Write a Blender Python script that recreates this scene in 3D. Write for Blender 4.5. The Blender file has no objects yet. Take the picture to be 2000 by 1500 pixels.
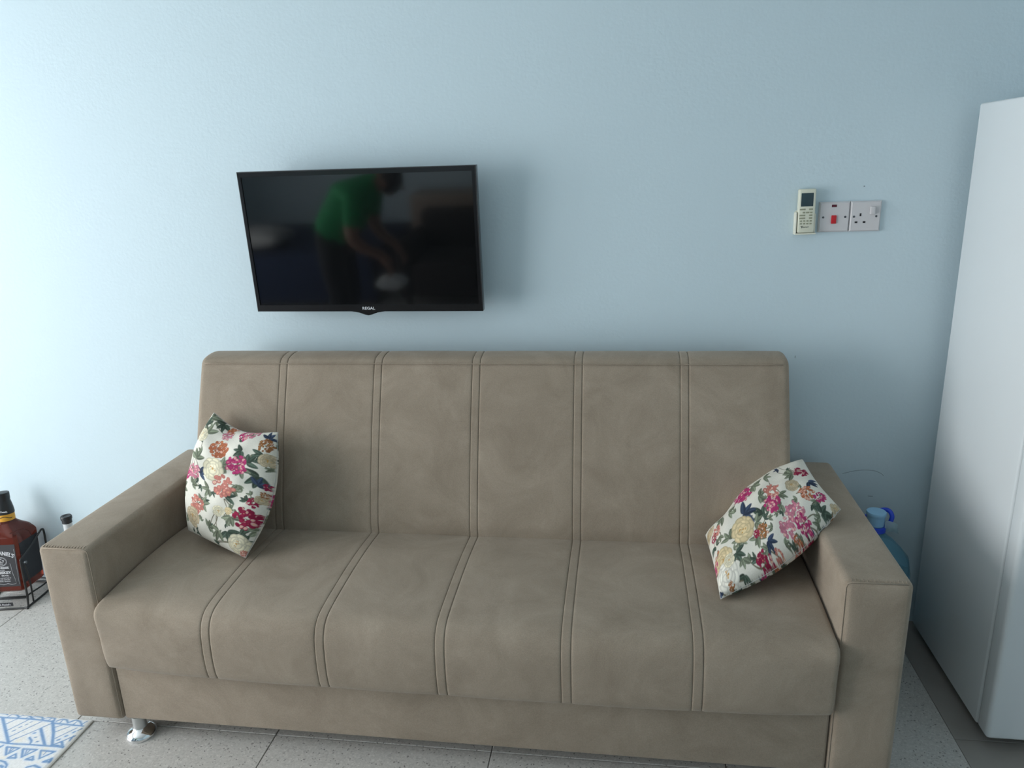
import bpy, bmesh, math, random
import numpy as np
from mathutils import Vector, Matrix

random.seed(7)
rng = np.random.default_rng(11)
C = bpy.context.scene.collection
scene = bpy.context.scene

# ------------------------------------------------------------------ camera
CAM = Vector((0.0, -2.3445, 1.505))
YAW, PITCH, ROLL, FPX = -0.1508, 0.2826, 0.0356, 1463.5
cy, sy, cp, sp, cr, sr = math.cos(YAW), math.sin(YAW), math.cos(PITCH), math.sin(PITCH), math.cos(ROLL), math.sin(ROLL)
fwd = Vector((sy * cp, cy * cp, -sp)); rgt = Vector((cy, -sy, 0)); dwn = fwd.cross(rgt)
r2 = cr * rgt + sr * dwn; d2 = -sr * rgt + cr * dwn
cam_d = bpy.data.cameras.new('camera'); cam = bpy.data.objects.new('camera', cam_d); C.objects.link(cam)
cam.matrix_world = Matrix(((r2.x, -d2.x, -fwd.x, CAM.x), (r2.y, -d2.y, -fwd.y, CAM.y), (r2.z, -d2.z, -fwd.z, CAM.z), (0, 0, 0, 1)))
cam_d.sensor_width = 36; cam_d.lens = FPX / 2000 * 36; cam_d.clip_start = 0.05
scene.camera = cam

# ------------------------------------------------------------------ sky, daylight through the left window, exposure
world = bpy.data.worlds.new('sky'); scene.world = world; world.use_nodes = True
wn = world.node_tree.nodes; bg = wn['Background']
bg.inputs['Color'].default_value = (0.95, 0.98, 1.0, 1); bg.inputs['Strength'].default_value = 9.0
# room limits
XL, XR, YB, ZC = -3.75, 1.75, -4.95, 2.62
WY0, WY1, WZ0, WZ1 = -3.3, -0.75, 0.12, 2.3          # window in the left wall
WT = 0.16
pl = bpy.data.lights.new('window_portal', 'AREA'); pl.shape = 'RECTANGLE'; pl.size = WZ1 - WZ0; pl.size_y = WY1 - WY0
pl.cycles.is_portal = True
plo = bpy.data.objects.new('window_portal', pl); C.objects.link(plo)
plo.location = (XL - WT - 0.01, (WY0 + WY1) / 2, (WZ0 + WZ1) / 2); plo.rotation_euler = (0, -math.pi / 2, 0)
vs = scene.view_settings
scene.display_settings.display_device = 'sRGB'
vs.view_transform = 'Standard'; vs.look = 'None'; vs.gamma = 1.0; vs.use_curve_mapping = False
vs.exposure = 0.06
try:
    scene.cycles.use_denoising = True; scene.cycles.max_bounces = 10; scene.cycles.diffuse_bounces = 6
    scene.cycles.sample_clamp_indirect = 6
except Exception:
    pass

# ------------------------------------------------------------------ materials
def mat(name, col=(.8, .8, .8), rough=.5, metal=0, spec=.5, **kw):
    m = bpy.data.materials.new(name); m.use_nodes = True
    b = m.node_tree.nodes['Principled BSDF']
    b.inputs['Base Color'].default_value = (*col, 1); b.inputs['Roughness'].default_value = rough
    b.inputs['Metallic'].default_value = metal; b.inputs['Specular IOR Level'].default_value = spec
    for k, v in kw.items():
        b.inputs[k.replace('_', ' ')].default_value = v
    return m
def nd(m, t, **kw):
    n = m.node_tree.nodes.new(t)
    for k, v in kw.items():
        if k in n.inputs: n.inputs[k].default_value = v
        else: setattr(n, k, v)
    return n
def lk(m, a, b): m.node_tree.links.new(a, b)
def bsdf(m): return m.node_tree.nodes['Principled BSDF']
def noise(m, scale, detail=3, rough=.55, vec=None):
    n = nd(m, 'ShaderNodeTexNoise'); n.inputs['Scale'].default_value = scale; n.inputs['Detail'].default_value = detail; n.inputs['Roughness'].default_value = rough
    if vec is None:
        g = m.node_tree.nodes.get('ObjCoord')
        if g is None:
            g = nd(m, 'ShaderNodeNewGeometry'); g.name = 'ObjCoord'
        vec = g.outputs['Position']
    lk(m, vec, n.inputs['Vector']); return n
def ramp(m, src, stops):
    r = nd(m, 'ShaderNodeValToRGB'); e = r.color_ramp.elements
    while len(e) < len(stops): e.new(.5)
    for el, (p, c) in zip(e, stops): el.position = p; el.color = (*c, 1)
    lk(m, src, r.inputs['Fac']); return r
def bump(m, src, strength, dist):
    b = nd(m, 'ShaderNodeBump'); b.inputs['Strength'].default_value = strength; b.inputs['Distance'].default_value = dist
    lk(m, src, b.inputs['Height']); lk(m, b.outputs['Normal'], bsdf(m).inputs['Normal']); return b

M = {}
m = M['wall'] = mat('pale_blue_paint', (.572, .684, .736), .55, spec=.3)
n1 = noise(m, 90, 4); bump(m, n1.outputs['Fac'], .22, .003)
m = M['white_paint'] = mat('white_paint', (.72, .74, .74), .7, spec=.2)
M['frame'] = mat('white_window_frame', (.8, .8, .8), .35)
m = M['glass'] = mat('window_glass', (1, 1, 1), .0, Transmission_Weight=1.0, IOR=1.0, spec=.2)

# suede upholstery
m = M['suede'] = mat('taupe_suede', (.33, .27, .21), .85, spec=.12, Sheen_Weight=.2, Sheen_Roughness=.45)
bsdf(m).inputs['Sheen Tint'].default_value = (.9, .86, .8, 1)
n1 = noise(m, 6, 5, .68); n1.inputs['Distortion'].default_value = .8; n2 = noise(m, 420, 2)
mx = nd(m, 'ShaderNodeMix', data_type='RGBA'); 
r1 = ramp(m, n1.outputs['Fac'], [(.3, (.272, .219, .166)), (.7, (.368, .302, .235))])
r3 = ramp(m, n2.outputs['Fac'], [(.3, (.88, .88, .88)), (.7, (1.06, 1.06, 1.06))])
mx.blend_type = 'MULTIPLY'; mx.inputs[0].default_value = 1
lk(m, r1.outputs['Color'], mx.inputs[6]); lk(m, r3.outputs['Color'], mx.inputs[7]); lk(m, mx.outputs[2], bsdf(m).inputs['Base Color'])
bump(m, n2.outputs['Fac'], .25, .0012)

# terrazzo
def terrazzo(name, base, dark):
    m = mat(name, base, .38, spec=.4)
    g = nd(m, 'ShaderNodeNewGeometry')
    def chips(scale, lo, hi, warp):
        nz = nd(m, 'ShaderNodeTexNoise'); nz.inputs['Scale'].default_value = scale * .6; lk(m, g.outputs['Position'], nz.inputs['Vector'])
        ad = nd(m, 'ShaderNodeMix', data_type='VECTOR'); ad.inputs[0].default_value = warp
        lk(m, g.outputs['Position'], ad.inputs[4]); lk(m, nz.outputs['Color'], ad.inputs[5])
        v = nd(m, 'ShaderNodeTexVoronoi'); v.inputs['Scale'].default_value = scale; lk(m, ad.outputs[1], v.inputs['Vector'])
        sep = nd(m, 'ShaderNodeSeparateColor'); lk(m, v.outputs['Color'], sep.inputs[0])
        return sep, v
    sep, v = chips(240, 0, 0, .008)
    k = lambda f: tuple(min(1, b * f) for b in base)
    r = ramp(m, sep.outputs[0], [(0, k(.84)), (.12, k(.93)), (.35, k(.98)), (.6, k(1.02)), (.82, k(1.07)), (.95, k(1.16))])
    r.color_ramp.interpolation = 'CONSTANT'
    sep2, v2 = chips(200, 0, 0, .008)
    lt_ = nd(m, 'ShaderNodeMath', operation='LESS_THAN'); lk(m, sep2.outputs[1], lt_.inputs[0]); lt_.inputs[1].default_value = .065
    dd = nd(m, 'ShaderNodeMath', operation='LESS_THAN'); lk(m, v2.outputs['Distance'], dd.inputs[0]); dd.inputs[1].default_value = .48
    an = nd(m, 'ShaderNodeMath', operation='MULTIPLY'); lk(m, lt_.outputs[0], an.inputs[0]); lk(m, dd.outputs[0], an.inputs[1])
    f = nd(m, 'ShaderNodeMath', operation='MULTIPLY'); lk(m, an.outputs[0], f.inputs[0]); f.inputs[1].default_value = .85
    mx = nd(m, 'ShaderNodeMix', data_type='RGBA'); lk(m, f.outputs[0], mx.inputs[0]); lk(m, r.outputs['Color'], mx.inputs[6]); mx.inputs[7].default_value = (*dark, 1)
    lk(m, mx.outputs[2], bsdf(m).inputs['Base Color'])
    return m
M['terrazzo'] = terrazzo('grey_terrazzo', (.51, .49, .46), (.17, .16, .15))
m = M['stone'] = mat('grey_brown_tile', (.30, .275, .25), .5, spec=.3)
n1 = noise(m, 4, 5); r1 = ramp(m, n1.outputs['Fac'], [(.3, (.27, .25, .23)), (.7, (.33, .305, .28))]); lk(m, r1.outputs['Color'], bsdf(m).inputs['Base Color'])
M['grout'] = mat('grout', (.25, .24, .235), .9)

M['tv_black'] = mat('tv_gloss_black', (.006, .006, .007), .2, spec=.45)
M['tv_screen'] = mat('tv_screen_glass', (.004, .0045, .005), .06, spec=.8)
M['tv_rear'] = mat('tv_rear_plastic', (.012, .012, .013), .5)
M['logo'] = mat('silver_lettering', (.62, .63, .65), .4)
m = M['fridge'] = mat('white_enamel', (.74, .77, .78), .24, spec=.5); 
n1 = noise(m, 200, 2); bump(m, n1.outputs['Fac'], .03, .001)
M['gasket'] = mat('grey_gasket', (.32, .34, .34), .6)
M['dark_gap'] = mat('black_rubber', (.02, .02, .02), .7)
M['plate'] = mat('socket_plate_plastic', (.62, .60, .61), .35)
M['hole'] = mat('socket_hole', (.012, .012, .014), .7)
M['red'] = mat('red_rocker', (.55, .012, .02), .35)
M['neon'] = mat('dark_red_lens', (.10, .012, .025), .2)
M['screw'] = mat('screw_head', (.12, .13, .14), .35, .8)
M['cream'] = mat('cream_plastic', (.68, .68, .56), .4)
M['cream2'] = mat('cream_holder', (.74, .73, .62), .45)
M['lcd'] = mat('remote_display', (.03, .055, .065), .15)
M['button'] = mat('remote_buttons', (.30, .31, .22), .6)
M['ink'] = mat('dark_ink', (.05, .07, .06), .6)
M['chrome'] = mat('chrome', (.8, .81, .82), .07, 1)
M['leg_grey'] = mat('satin_metal', (.55, .56, .55), .38, .7)
M['amber'] = mat('amber_whiskey_glass', (.17, .03, .018), .06, spec=.6, Transmission_Weight=.6, IOR=1.35)
M['cap_black'] = mat('black_cap', (.012, .013, .015), .4)
M['gold'] = mat('gold_band', (.72, .36, .03), .4)
M['label_black'] = mat('black_paper_label', (.02, .02, .024), .55)
M['label_white'] = mat('white_print', (.62, .62, .64), .6)
M['wire'] = mat('black_wire', (.012, .012, .012), .35)
M['pale_neck'] = mat('pale_bottle_neck', (.55, .57, .58), .3)
M['jug'] = mat('blue_water_bottle', (.28, .58, .74), .1, Transmission_Weight=.7, IOR=1.15)
M['jug_cap'] = mat('light_blue_cap', (.30, .56, .80), .4)
M['jug_handle'] = mat('cobalt_plastic', (.02, .07, .62), .35)
M['clear_tag'] = mat('clear_film', (.62, .78, .84), .2, Transmission_Weight=.6, IOR=1.05)
M['scuff'] = mat('pencil_scuff', (.22, .28, .32), .9)
M['navy'] = mat('navy_blanket', (.012, .025, .07), .9)
M['pillow'] = mat('grey_pillow', (.45, .45, .44), .9)
M['beige_wood'] = mat('beige_wood', (.36, .28, .22), .5)
M['dark_fabric'] = mat('dark_fabric', (.018, .014, .014), .9)
M['green'] = mat('green_jersey', (.012, .30, .095), .8)
M['skin'] = mat('skin', (.33, .17, .12), .55)
M['hair'] = mat('dark_hair', (.012, .009, .008), .6)
M['trouser'] = mat('black_trousers', (.012, .012, .014), .85)
M['cloth'] = mat('white_cloth', (.6, .6, .6), .9)
M['rubber'] = mat('black_rubber_foot', (.015, .015, .015), .7)
def vcol(name, rough, bumpscale, sheen=0):
    m = mat(name, (.8, .8, .8), rough, spec=.15, Sheen_Weight=sheen)
    a = nd(m, 'ShaderNodeVertexColor'); a.layer_name = 'print'
    lk(m, a.outputs['Color'], bsdf(m).inputs['Base Color'])
    n = noise(m, bumpscale, 2); bump(m, n.outputs['Fac'], .3, .0012)
    return m
M['floral'] = vcol('floral_cotton_print', .85, 500)
M['rug'] = vcol('printed_rug', .95, 700)

# ------------------------------------------------------------------ mesh helpers
def obj(name, verts, faces, material, parent=None, smooth=False, mats=None, fm=None):
    me = bpy.data.meshes.new(name); me.from_pydata([tuple(v) for v in verts], [], faces); me.update()
    if mats:
        for x in mats: me.materials.append(M[x])
        me.polygons.foreach_set('material_index', fm)
    else: me.materials.append(M[material])
    if smooth: me.polygons.foreach_set('use_smooth', [True] * len(me.polygons))
    o = bpy.data.objects.new(name, me); C.objects.link(o)
    if parent is not None: o.parent = parent
    return o
def from_bm(name, bm, material, parent=None, smooth=True, angle=40):
    bmesh.ops.recalc_face_normals(bm, faces=bm.faces)
    me = bpy.data.meshes.new(name); bm.to_mesh(me); bm.free(); me.materials.append(M[material])
    if smooth:
        me.polygons.foreach_set('use_smooth', [True] * len(me.polygons)); me.set_sharp_from_angle(angle=math.radians(angle))
    o = bpy.data.objects.new(name, me); C.objects.link(o)
    if parent is not None: o.parent = parent
    return o
def bm_box(bm, x0, x1, y0, y1, z0, z1, bev=0, seg=3, mtx=None):
    r = bmesh.ops.create_cube(bm, size=1); vs_ = r['verts']
    bmesh.ops.scale(bm, vec=(x1 - x0, y1 - y0, z1 - z0), verts=vs_)
    bmesh.ops.translate(bm, vec=((x0 + x1) / 2, (y0 + y1) / 2, (z0 + z1) / 2), verts=vs_)
    if bev:
        es = list({e for v in vs_ for e in v.link_edges})
        rr = bmesh.ops.bevel(bm, geom=es, offset=bev, segments=seg, affect='EDGES', profile=.5)
        vs_ = list({v for f in rr['faces'] for v in f.verts} | {v for v in vs_ if v.is_valid})
    if mtx is not None: bmesh.ops.transform(bm, matrix=mtx, verts=list(bm.verts))
    return bm
def box(name, x0, x1, y0, y1, z0, z1, material, parent=None, bev=0, seg=3, mtx=None):
    return from_bm(name, bm_box(bmesh.new(), x0, x1, y0, y1, z0, z1, bev, seg, mtx), material, parent)
def lathe(name, prof, material, parent=None, loc=(0, 0, 0), seg=32, mtx=None, sq=None):
    """prof [(r,z)...]; sq: exponent for a rounded-square section"""
    vs_, fs = [], []
    for r, z in prof:
        for k in range(seg):
            a = 2 * math.pi * (k + .5) / seg; c, s = math.cos(a), math.sin(a); f = 1
            if sq: f = (abs(c) ** sq + abs(s) ** sq) ** (-1 / sq)
            vs_.append(Vector((r * f * c, r * f * s, z)))
    n = len(prof)
    for i in range(n - 1):
        for k in range(seg):
            a, b = i * seg + k, i * seg + (k + 1) % seg
            fs.append((a, b, b + seg, a + seg))
    fs.append(tuple(range(seg))[::-1]); fs.append(tuple((n - 1) * seg + k for k in range(seg)))
    T = mtx if mtx is not None else Matrix.Translation(loc)
    o = obj(name, [T @ v for v in vs_], fs, material, parent, True)
    o.data.set_sharp_from_angle(angle=math.radians(38)); return o
def tube_data(pts, r, seg=8, closed=False):
    pts = [Vector(p) for p in pts]; n = len(pts); vs_, fs = [], []
    up = None
    for i, p in enumerate(pts):
        if closed: t = pts[(i + 1) % n] - pts[i - 1]
        else: t = pts[min(i + 1, n - 1)] - pts[max(i - 1, 0)]
        t.normalize()
        if up is None:
            up = t.orthogonal().normalized()
        up = (up - t * up.dot(t)); up.normalize(); w = t.cross(up)
        rr = r[i] if isinstance(r, (list, tuple)) else r
        for k in range(seg):
            a = 2 * math.pi * k / seg; vs_.append(p + rr * (math.cos(a) * up + math.sin(a) * w))
    for i in range(n if closed else n - 1):
        for k in range(seg):
            a, b = i * seg + k, i * seg + (k + 1) % seg; j = ((i + 1) % n) * seg
            fs.append((a, b, j + (k + 1) % seg, j + k))
    if not closed:
        fs.append(tuple(range(seg))[::-1]); fs.append(tuple((n - 1) * seg + k for k in range(seg)))
    return vs_, fs
def tube(name, pts, r, material, parent=None, seg=8, closed=False):
    v, f = tube_data(pts, r, seg, closed); return obj(name, v, f, material, parent, True)
def smooth_path(pts, n=8, closed=False):
    P = [Vector(p) for p in pts]; out = []; L = len(P)
    for i in range(L if closed else L - 1):
        p0 = P[(i - 1) % L] if closed or i > 0 else P[0]; p1 = P[i]; p2 = P[(i + 1) % L]; p3 = P[(i + 2) % L] if closed or i + 2 < L else P[-1]
        for k in range(n):
            t = k / n
            out.append(.5 * ((2 * p1) + (p2 - p0) * t + (2 * p0 - 5 * p1 + 4 * p2 - p3) * t * t + (3 * p1 - p0 - 3 * p2 + p3) * t ** 3))
    if not closed: out.append(P[-1])
    return out
def text_mesh(name, body, size, mtx, material, parent, bend=None, bold=0.0, depth=.0003, sx=1.0):
    cu = bpy.data.curves.new(name, 'FONT'); cu.body = body; cu.size = size; cu.align_x = 'CENTER'; cu.align_y = 'CENTER'
    cu.extrude = depth; cu.offset = bold; cu.resolution_u = 3
    t = bpy.data.objects.new(name, cu); C.objects.link(t); bpy.context.view_layer.update()
    me = bpy.data.meshes.new_from_object(t.evaluated_get(bpy.context.evaluated_depsgraph_get()))
    bpy.data.objects.remove(t); bpy.data.curves.remove(cu)
    for v in me.vertices:
        v.co.x *= sx
        if bend:
            a = v.co.x / bend; rr = bend + v.co.y; v.co.x = rr * math.sin(a); v.co.y = rr * math.cos(a) - bend
        v.co = mtx @ v.co
    me.name = name; me.materials.clear(); me.materials.append(M[material])
    o = bpy.data.objects.new(name, me); C.objects.link(o)
    if parent is not None: o.parent = parent
    return o
def thing(name, label, cat, loc=(0, 0, 0), group=None):
    o = bpy.data.objects.new(name, None); C.objects.link(o); o.location = loc; o.empty_display_size = .1
    o['label'] = label; o['category'] = cat
    if group: o['group'] = group
    return o
def tag(o, label, cat, group=None):
    o['label'] = label; o['category'] = cat
    if group: o['group'] = group
    return o
def settle(root):
    """children were built in world coordinates: keep them there under a moved Empty"""
    inv = Matrix.Translation(root.location).inverted()
    for ch in list(root.children): ch.matrix_parent_inverse = inv
def struct(o, label=None):
    o['kind'] = 'structure'
    if label: o['label'] = label
    return o

# ------------------------------------------------------------------ room shell
wall_back = struct(box('wall_back', XL, XR, 0, .15, -.02, ZC, 'wall'), 'pale blue painted wall behind the sofa and television')
struct(box('wall_front', XL, XR, YB - .15, YB, -.02, ZC, 'wall'), 'pale blue wall behind the photographer')
struct(box('wall_right', XR, XR + .15, YB - .15, .15, -.02, ZC, 'wall'), 'pale blue side wall beyond the refrigerator')
struct(box('ceiling', XL - .15, XR + .15, YB - .15, .15, ZC, ZC + .1, 'white_paint'), 'white ceiling')
bm = bmesh.new()
for y0, y1, z0, z1 in ((YB - .15, WY0, -.02, ZC), (WY1, .15, -.02, ZC), (WY0, WY1, -.02, WZ0), (WY0, WY1, WZ1, ZC)):
    bm_box(bm, XL - WT, XL, y0, y1, z0, z1)
struct(from_bm('wall_left', bm, 'wall', smooth=False), 'pale blue side wall with the large window')
win = struct(thing('window_1', 'wide white framed window in the left wall', 'window', (XL, (WY0 + WY1) / 2, WZ0)))
del win['category']
for i in range(3):
    a = WY0 + (WY1 - WY0) * i / 3; b = WY0 + (WY1 - WY0) * (i + 1) / 3
    bm = bmesh.new(); xa, xb = XL - .11, XL - .06
    bm_box(bm, xa, xb, a, a + .045, WZ0, WZ1); bm_box(bm, xa, xb, b - .045, b, WZ0, WZ1)
    bm_box(bm, xa, xb, a + .045, b - .045, WZ0, WZ0 + .06); bm_box(bm, xa, xb, a + .045, b - .045, WZ1 - .06, WZ1)
    s = from_bm('sash', bm, 'frame', win, smooth=False)
settle(win)

# floor: slab (grout) + terrazzo tiles + grey-brown tiles
floor = struct(box('floor', XL - .15, XR + .15, YB - .15, .15, -.12, -.004, 'grout'), 'grey speckled terrazzo tile floor')
PIT, XB = .612, .886
def tile_mesh(name, w, d, material):
    bm = bm_box(bmesh.new(), 0, w, 0, d, -.02, 0, .0012, 1)
    bmesh.ops.recalc_face_normals(bm, faces=bm.faces)
    me = bpy.data.meshes.new(name); bm.to_mesh(me); bm.free(); me.materials.append(M[material]); return me
cache = {}
def tile(name, x0, x1, y0, y1, material, g=.0012):
    k = (round(x1 - x0, 4), round(y1 - y0, 4), material)
    if k not in cache: cache[k] = tile_mesh(name, x1 - x0 - 2 * g, y1 - y0 - 2 * g, material)
    o = bpy.data.objects.new(name, cache[k]); C.objects.link(o); o.location = (x0 + g, y0 + g, 0); o.parent = floor
x = XB
while x > XL:
    y = -.11 + PIT
    while y > YB:
        y1 = min(y, 0); y0 = max(y - PIT, YB)
        if y1 > y0 + .01: tile('terrazzo_tile', max(x - PIT, XL), x, y0, y1, 'terrazzo')
        y -= PIT
    x -= PIT
x = XB
while x < XR:
    y = -.548 + .6
    while y > YB:
        y1 = min(y, 0); y0 = max(y - .6, YB)
        if y1 > y0 + .01: tile('stone_tile', x - (.0015 if x == XB else 0), min(x + .6, XR), y0, y1, 'stone', .0008)
        y -= .6
    x += .6

# scuffs on the wall paint
def flat_mark(name, pts, w):
    v, f = [], []
    for i, p in enumerate(pts):
        p = Vector(p); q = Vector(pts[min(i + 1, len(pts) - 1)]) - Vector(pts[max(i - 1, 0)]); t = Vector((-q.z, 0, q.x)).normalized() * w
        v += [(p.x - t.x, -.0006, p.z - t.z), (p.x + t.x, -.0006, p.z + t.z), (p.x - t.x, .002, p.z - t.z), (p.x + t.x, .002, p.z + t.z)]
    for i in range(len(pts) - 1):
        a = i * 4; b = a + 4
        f += [(a, b, b + 1, a + 1), (a + 2, a + 3, b + 3, b + 2), (a, a + 2, b + 2, b), (a + 1, b + 1, b + 3, a + 3)]
    return obj(name, v, f, 'scuff', wall_back)
flat_mark('scuff_mark', smooth_path([(.702, 0, .525), (.732, 0, .534), (.763, 0, .539), (.793, 0, .538), (.814, 0, .531), (.827, 0, .521)], 4), .0007)
flat_mark('scuff_mark', [(.786, 0, .450), (.794, 0, .449), (.801, 0, .449)], .001)
flat_mark('scuff_mark', [(.531, 0, .914), (.531, 0, .910), (.531, 0, .906)], .0008)
flat_mark('scuff_mark', [(.685, 0, 1.415), (.689, 0, 1.416)], .0014)

# ------------------------------------------------------------------ sofa
SX0, SX1, AW = -1.5127, 0.6449, .148
YF, YR, HA, HB = -.7788, -.063, .5915, .058
IX0, IX1 = SX0 + AW, SX1 - AW
SC = (SX0 + SX1) / 2
sofa = thing('sofa', 'taupe suede three-seat sofa with stitched panels standing against the blue wall', 'sofa', (SC, -.42, 0))
def armrest(x0, x1, inner):
    bm = bm_box(bmesh.new(), x0, x1, YF, YR, HB, HA, .016, 5)
    bmesh.ops.subdivide_edges(bm, edges=[e for e in bm.edges if e.calc_length() > .08], cuts=9, use_grid_fill=True)
    cx_ = (x0 + x1) / 2
    for v in bm.verts:
        t = min(max((v.co.y - YF) / (YR - YF), 0), 1); u = min(1, abs(v.co.x - cx_) / (AW / 2)); w = min(max((v.co.z - HB) / (HA - HB), 0), 1)
        if v.co.z > HA - .002: v.co.z += .004 * math.sin(math.pi * t) ** .5 * (1 - u ** 2)
        if v.co.y < YF + .002: v.co.y -= .005 * (1 - u ** 4) * (1 - abs(2 * w - 1) ** 8)
    a = from_bm('armrest', bm, 'suede', sofa, angle=70)
    xi = x0 + .0045 if inner < 0 else x1 - .0045; xo = x1 - .014 if inner < 0 else x0 + .014
    z1 = HA - .0042; yy = YF + .0042; d = -inner
    # stitched seams of the front face: along the top edge and down the inner edge
    tube('front_seam', [(xo, yy, z1), (xi + d * .012, yy, z1), (xi + d * .003, yy, z1 - .004), (xi, yy, z1 - .013), (xi, yy, HB + .012)], .0016, 'suede', a, 6)
    for k in range(15):
        px = x0 + .016 + (x1 - x0 - .032) * k / 14
        tube('stitch', [(px, YF + .006, z1 + .0028), (px + .001, YF + .0145 + .002 * random.random(), z1 + .0045)], .0009, 'suede', a, 5)
armrest(SX0, IX0, 1); armrest(IX1, SX1, -1)
box('base_panel', IX0 + .001, IX1 - .001, YF + .006, -.12, HB + .004, .285, 'suede', sofa, .008, 3)

SEAMS = [SC + .002 + .3065 * (k - 2) for k in range(5)]
SW = .0235
def panels_x(x0, x1, seams):
    """[(xa, xb, is_strip)]"""
    out = []; a = x0
    for s in seams:
        out.append((a, s - SW / 2, False)); out.append((s - SW / 2, s + SW / 2, True)); a = s + SW / 2
    out.append((a, x1, False)); return out
def profile_resample(pts, n):
    P = smooth_path(pts, 10); L = [0]
    for a, b in zip(P, P[1:]): L.append(L[-1] + (b - a).length)
    out = []; j = 0
    for i in range(n):
        t = L[-1] * i / (n - 1)
        while j < len(L) - 2 and L[j + 1] < t: j += 1
        f = (t - L[j]) / max(L[j + 1] - L[j], 1e-9); out.append(P[j].lerp(P[j + 1], f))
    return out
def upholstered(parent, prof, x0, x1, seams, names, puff, nstrip=12, npan=34, endround=.03, extra=None, side=1):
    """sweep the (y,z) profile along x; grooves between panels; every panel and strip its own mesh"""
    nrm = []
    for i in range(len(prof)):
        t = prof[min(i + 1, len(prof) - 1)] - prof[max(i - 1, 0)]; t.normalize(); nrm.append(Vector((0, t.z, -t.y)) * side)
    nP = len(prof)
    for (a, b, strip) in panels_x(x0, x1, seams):
        n = nstrip if strip else npan; vv, ff = [], []
        first = abs(a - x0) < 1e-6; last = abs(b - x1) < 1e-6
        for i in range(n + 1):
            t = i / n
            t = .5 - .5 * math.cos(math.pi * t)
            x = a + (b - a) * t
            if strip: pf = puff * .74 * (1 - (2 * t - 1) ** 10) ** .5
            else:
                pf = puff * ((1 - abs(2 * t - 1) ** 60) ** .5 * .74 + .26 * (1 - (2 * t - 1) ** 2))
            e = min(x - x0, x1 - x); er = 0
            if e < endround: q = 1 - e / endround; er = endround * (1 - math.sqrt(max(0, 1 - q * q)))
            for k in range(nP):
                s = k / (nP - 1)
                wgt = min(1, s / .03, (1 - s) / .02)
                d = -.5 * puff + pf * wgt - er
                dx = extra(x, s) if extra else (0, 0)
                p = prof[k] + nrm[k] * d
                vv.append((x, p.y + dx[0], p.z + dx[1]))
        for i in range(n):
            for k in range(nP - 1):
                q = i * nP + k; ff.append((q, q + 1, q + nP + 1, q + nP))
        # close the ends a little inward
        for i in (0, n):
            base = len(vv); cen = prof[0].lerp(prof[-1], .5)
            for k in range(nP):
                v = vv[i * nP + k]; vv.append((v[0], v[1] + (cen.y - v[1]) * .12, v[2] + (cen.z - v[2]) * .12))
            for k in range(nP - 1):
                q = i * nP + k; f = (q, base + k, base + k + 1, q + 1); ff.append(f if i == 0 else f[::-1])
            if (i == 0 and first) or (i == n and last):
                f = tuple(base + k for k in range(nP)); ff.append(f if i == 0 else f[::-1])
        o = obj(names[1] if strip else names[0], vv, ff, 'suede', parent, True)
        o.data.set_sharp_from_angle(angle=math.radians(55))
# seat: profile from the back junction over the top, round the front, under the lip
sx0, sx1 = IX0 + .002, IX1 - .002
seat_prof = [(0, -.28, .437), (0, -.36, .447), (0, -.46, .4535), (0, -.58, .454), (0, -.68, .449), (0, -.745, .443), (0, -.778, .434), (0, -.797, .414), (0, -.805, .38), (0, -.808, .33), (0, -.806, .285), (0, -.800, .258), (0, -.786, .248), (0, -.70, .248)]
seat_prof = profile_resample(seat_prof, 64)
seat = box('seat_cushion', sx0 + .03, sx1 - .03, -.765, -.26, .262, .41, 'suede', sofa, .02)
def seat_extra(x, s):
    u = (x - SC) / ((sx1 - sx0) / 2)
    b = (1 - u ** 4)
    f = min(1, max(0, (s - .45) / .25))
    c = math.exp(-((s - .675) / .05) ** 2) * abs(u) ** 12          # crisp upper front corner at both ends
    return (-.022 * b * f - .013 * c, .013 * c)
upholstered(seat, seat_prof, sx0, sx1, SEAMS, ('seat_panel', 'seam_strip'), .0046, extra=seat_extra, endround=.012)
# backrest
bx0, bx1 = -1.329, .474
back_prof = [(0, -.10, .46), (0, -.335, .40), (0, -.362, .46), (0, -.352, .52), (0, -.322, .62), (0, -.288, .72), (0, -.250, .82), (0, -.216, .90), (0, -.203, .932), (0, -.195, .944), (0, -.180, .952), (0, -.14, .957), (0, -.105, .952), (0, -.085, .93), (0, -.08, .85)]
back_prof = profile_resample(back_prof, 70)
backr = thing('backrest', '', ''); del backr['label']; del backr['category']; backr.parent = sofa
bm = bmesh.new()
bcore = obj('backrest_core', [(x, y, z) for x in (bx0 + .03, bx1 - .03) for y, z in ((-.30, .44), (-.10, .44), (-.09, .90), (-.19, .90))],
            [(0, 1, 2, 3), (7, 6, 5, 4), (0, 4, 5, 1), (1, 5, 6, 2), (2, 6, 7, 3), (3, 7, 4, 0)], 'suede', backr)
upholstered(backr, back_prof, bx0, bx1, SEAMS, ('back_panel', 'seam_strip'), .0046, endround=.02, side=-1)
# stitched welt along the top front edge of the back
pts = [(bx0 + .02 + (bx1 - bx0 - .04) * k / 60, -.2055, .9385) for k in range(61)]
tube('top_seam', pts, .0016, 'suede', backr, 6)
# feet
def foot(x, y):
    leg = lathe('leg', [(.018, .018), (.018, HB + .006)], 'leg_grey', sofa, (x, y, 0), 24)
    lathe('foot_cup', [(.040, .0), (.041, .004), (.040, .009), (.035, .016), (.027, .021), (.021, .024), (.0185, .027)], 'chrome', leg, (x, y, .0), 40)
for x_, y_ in ((-1.336, -.755), (SX1 - AW + -.03, -.755), (-1.336, -.14), (SX1 - AW - .03, -.14)): foot(x_, y_)
settle(sofa)

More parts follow.
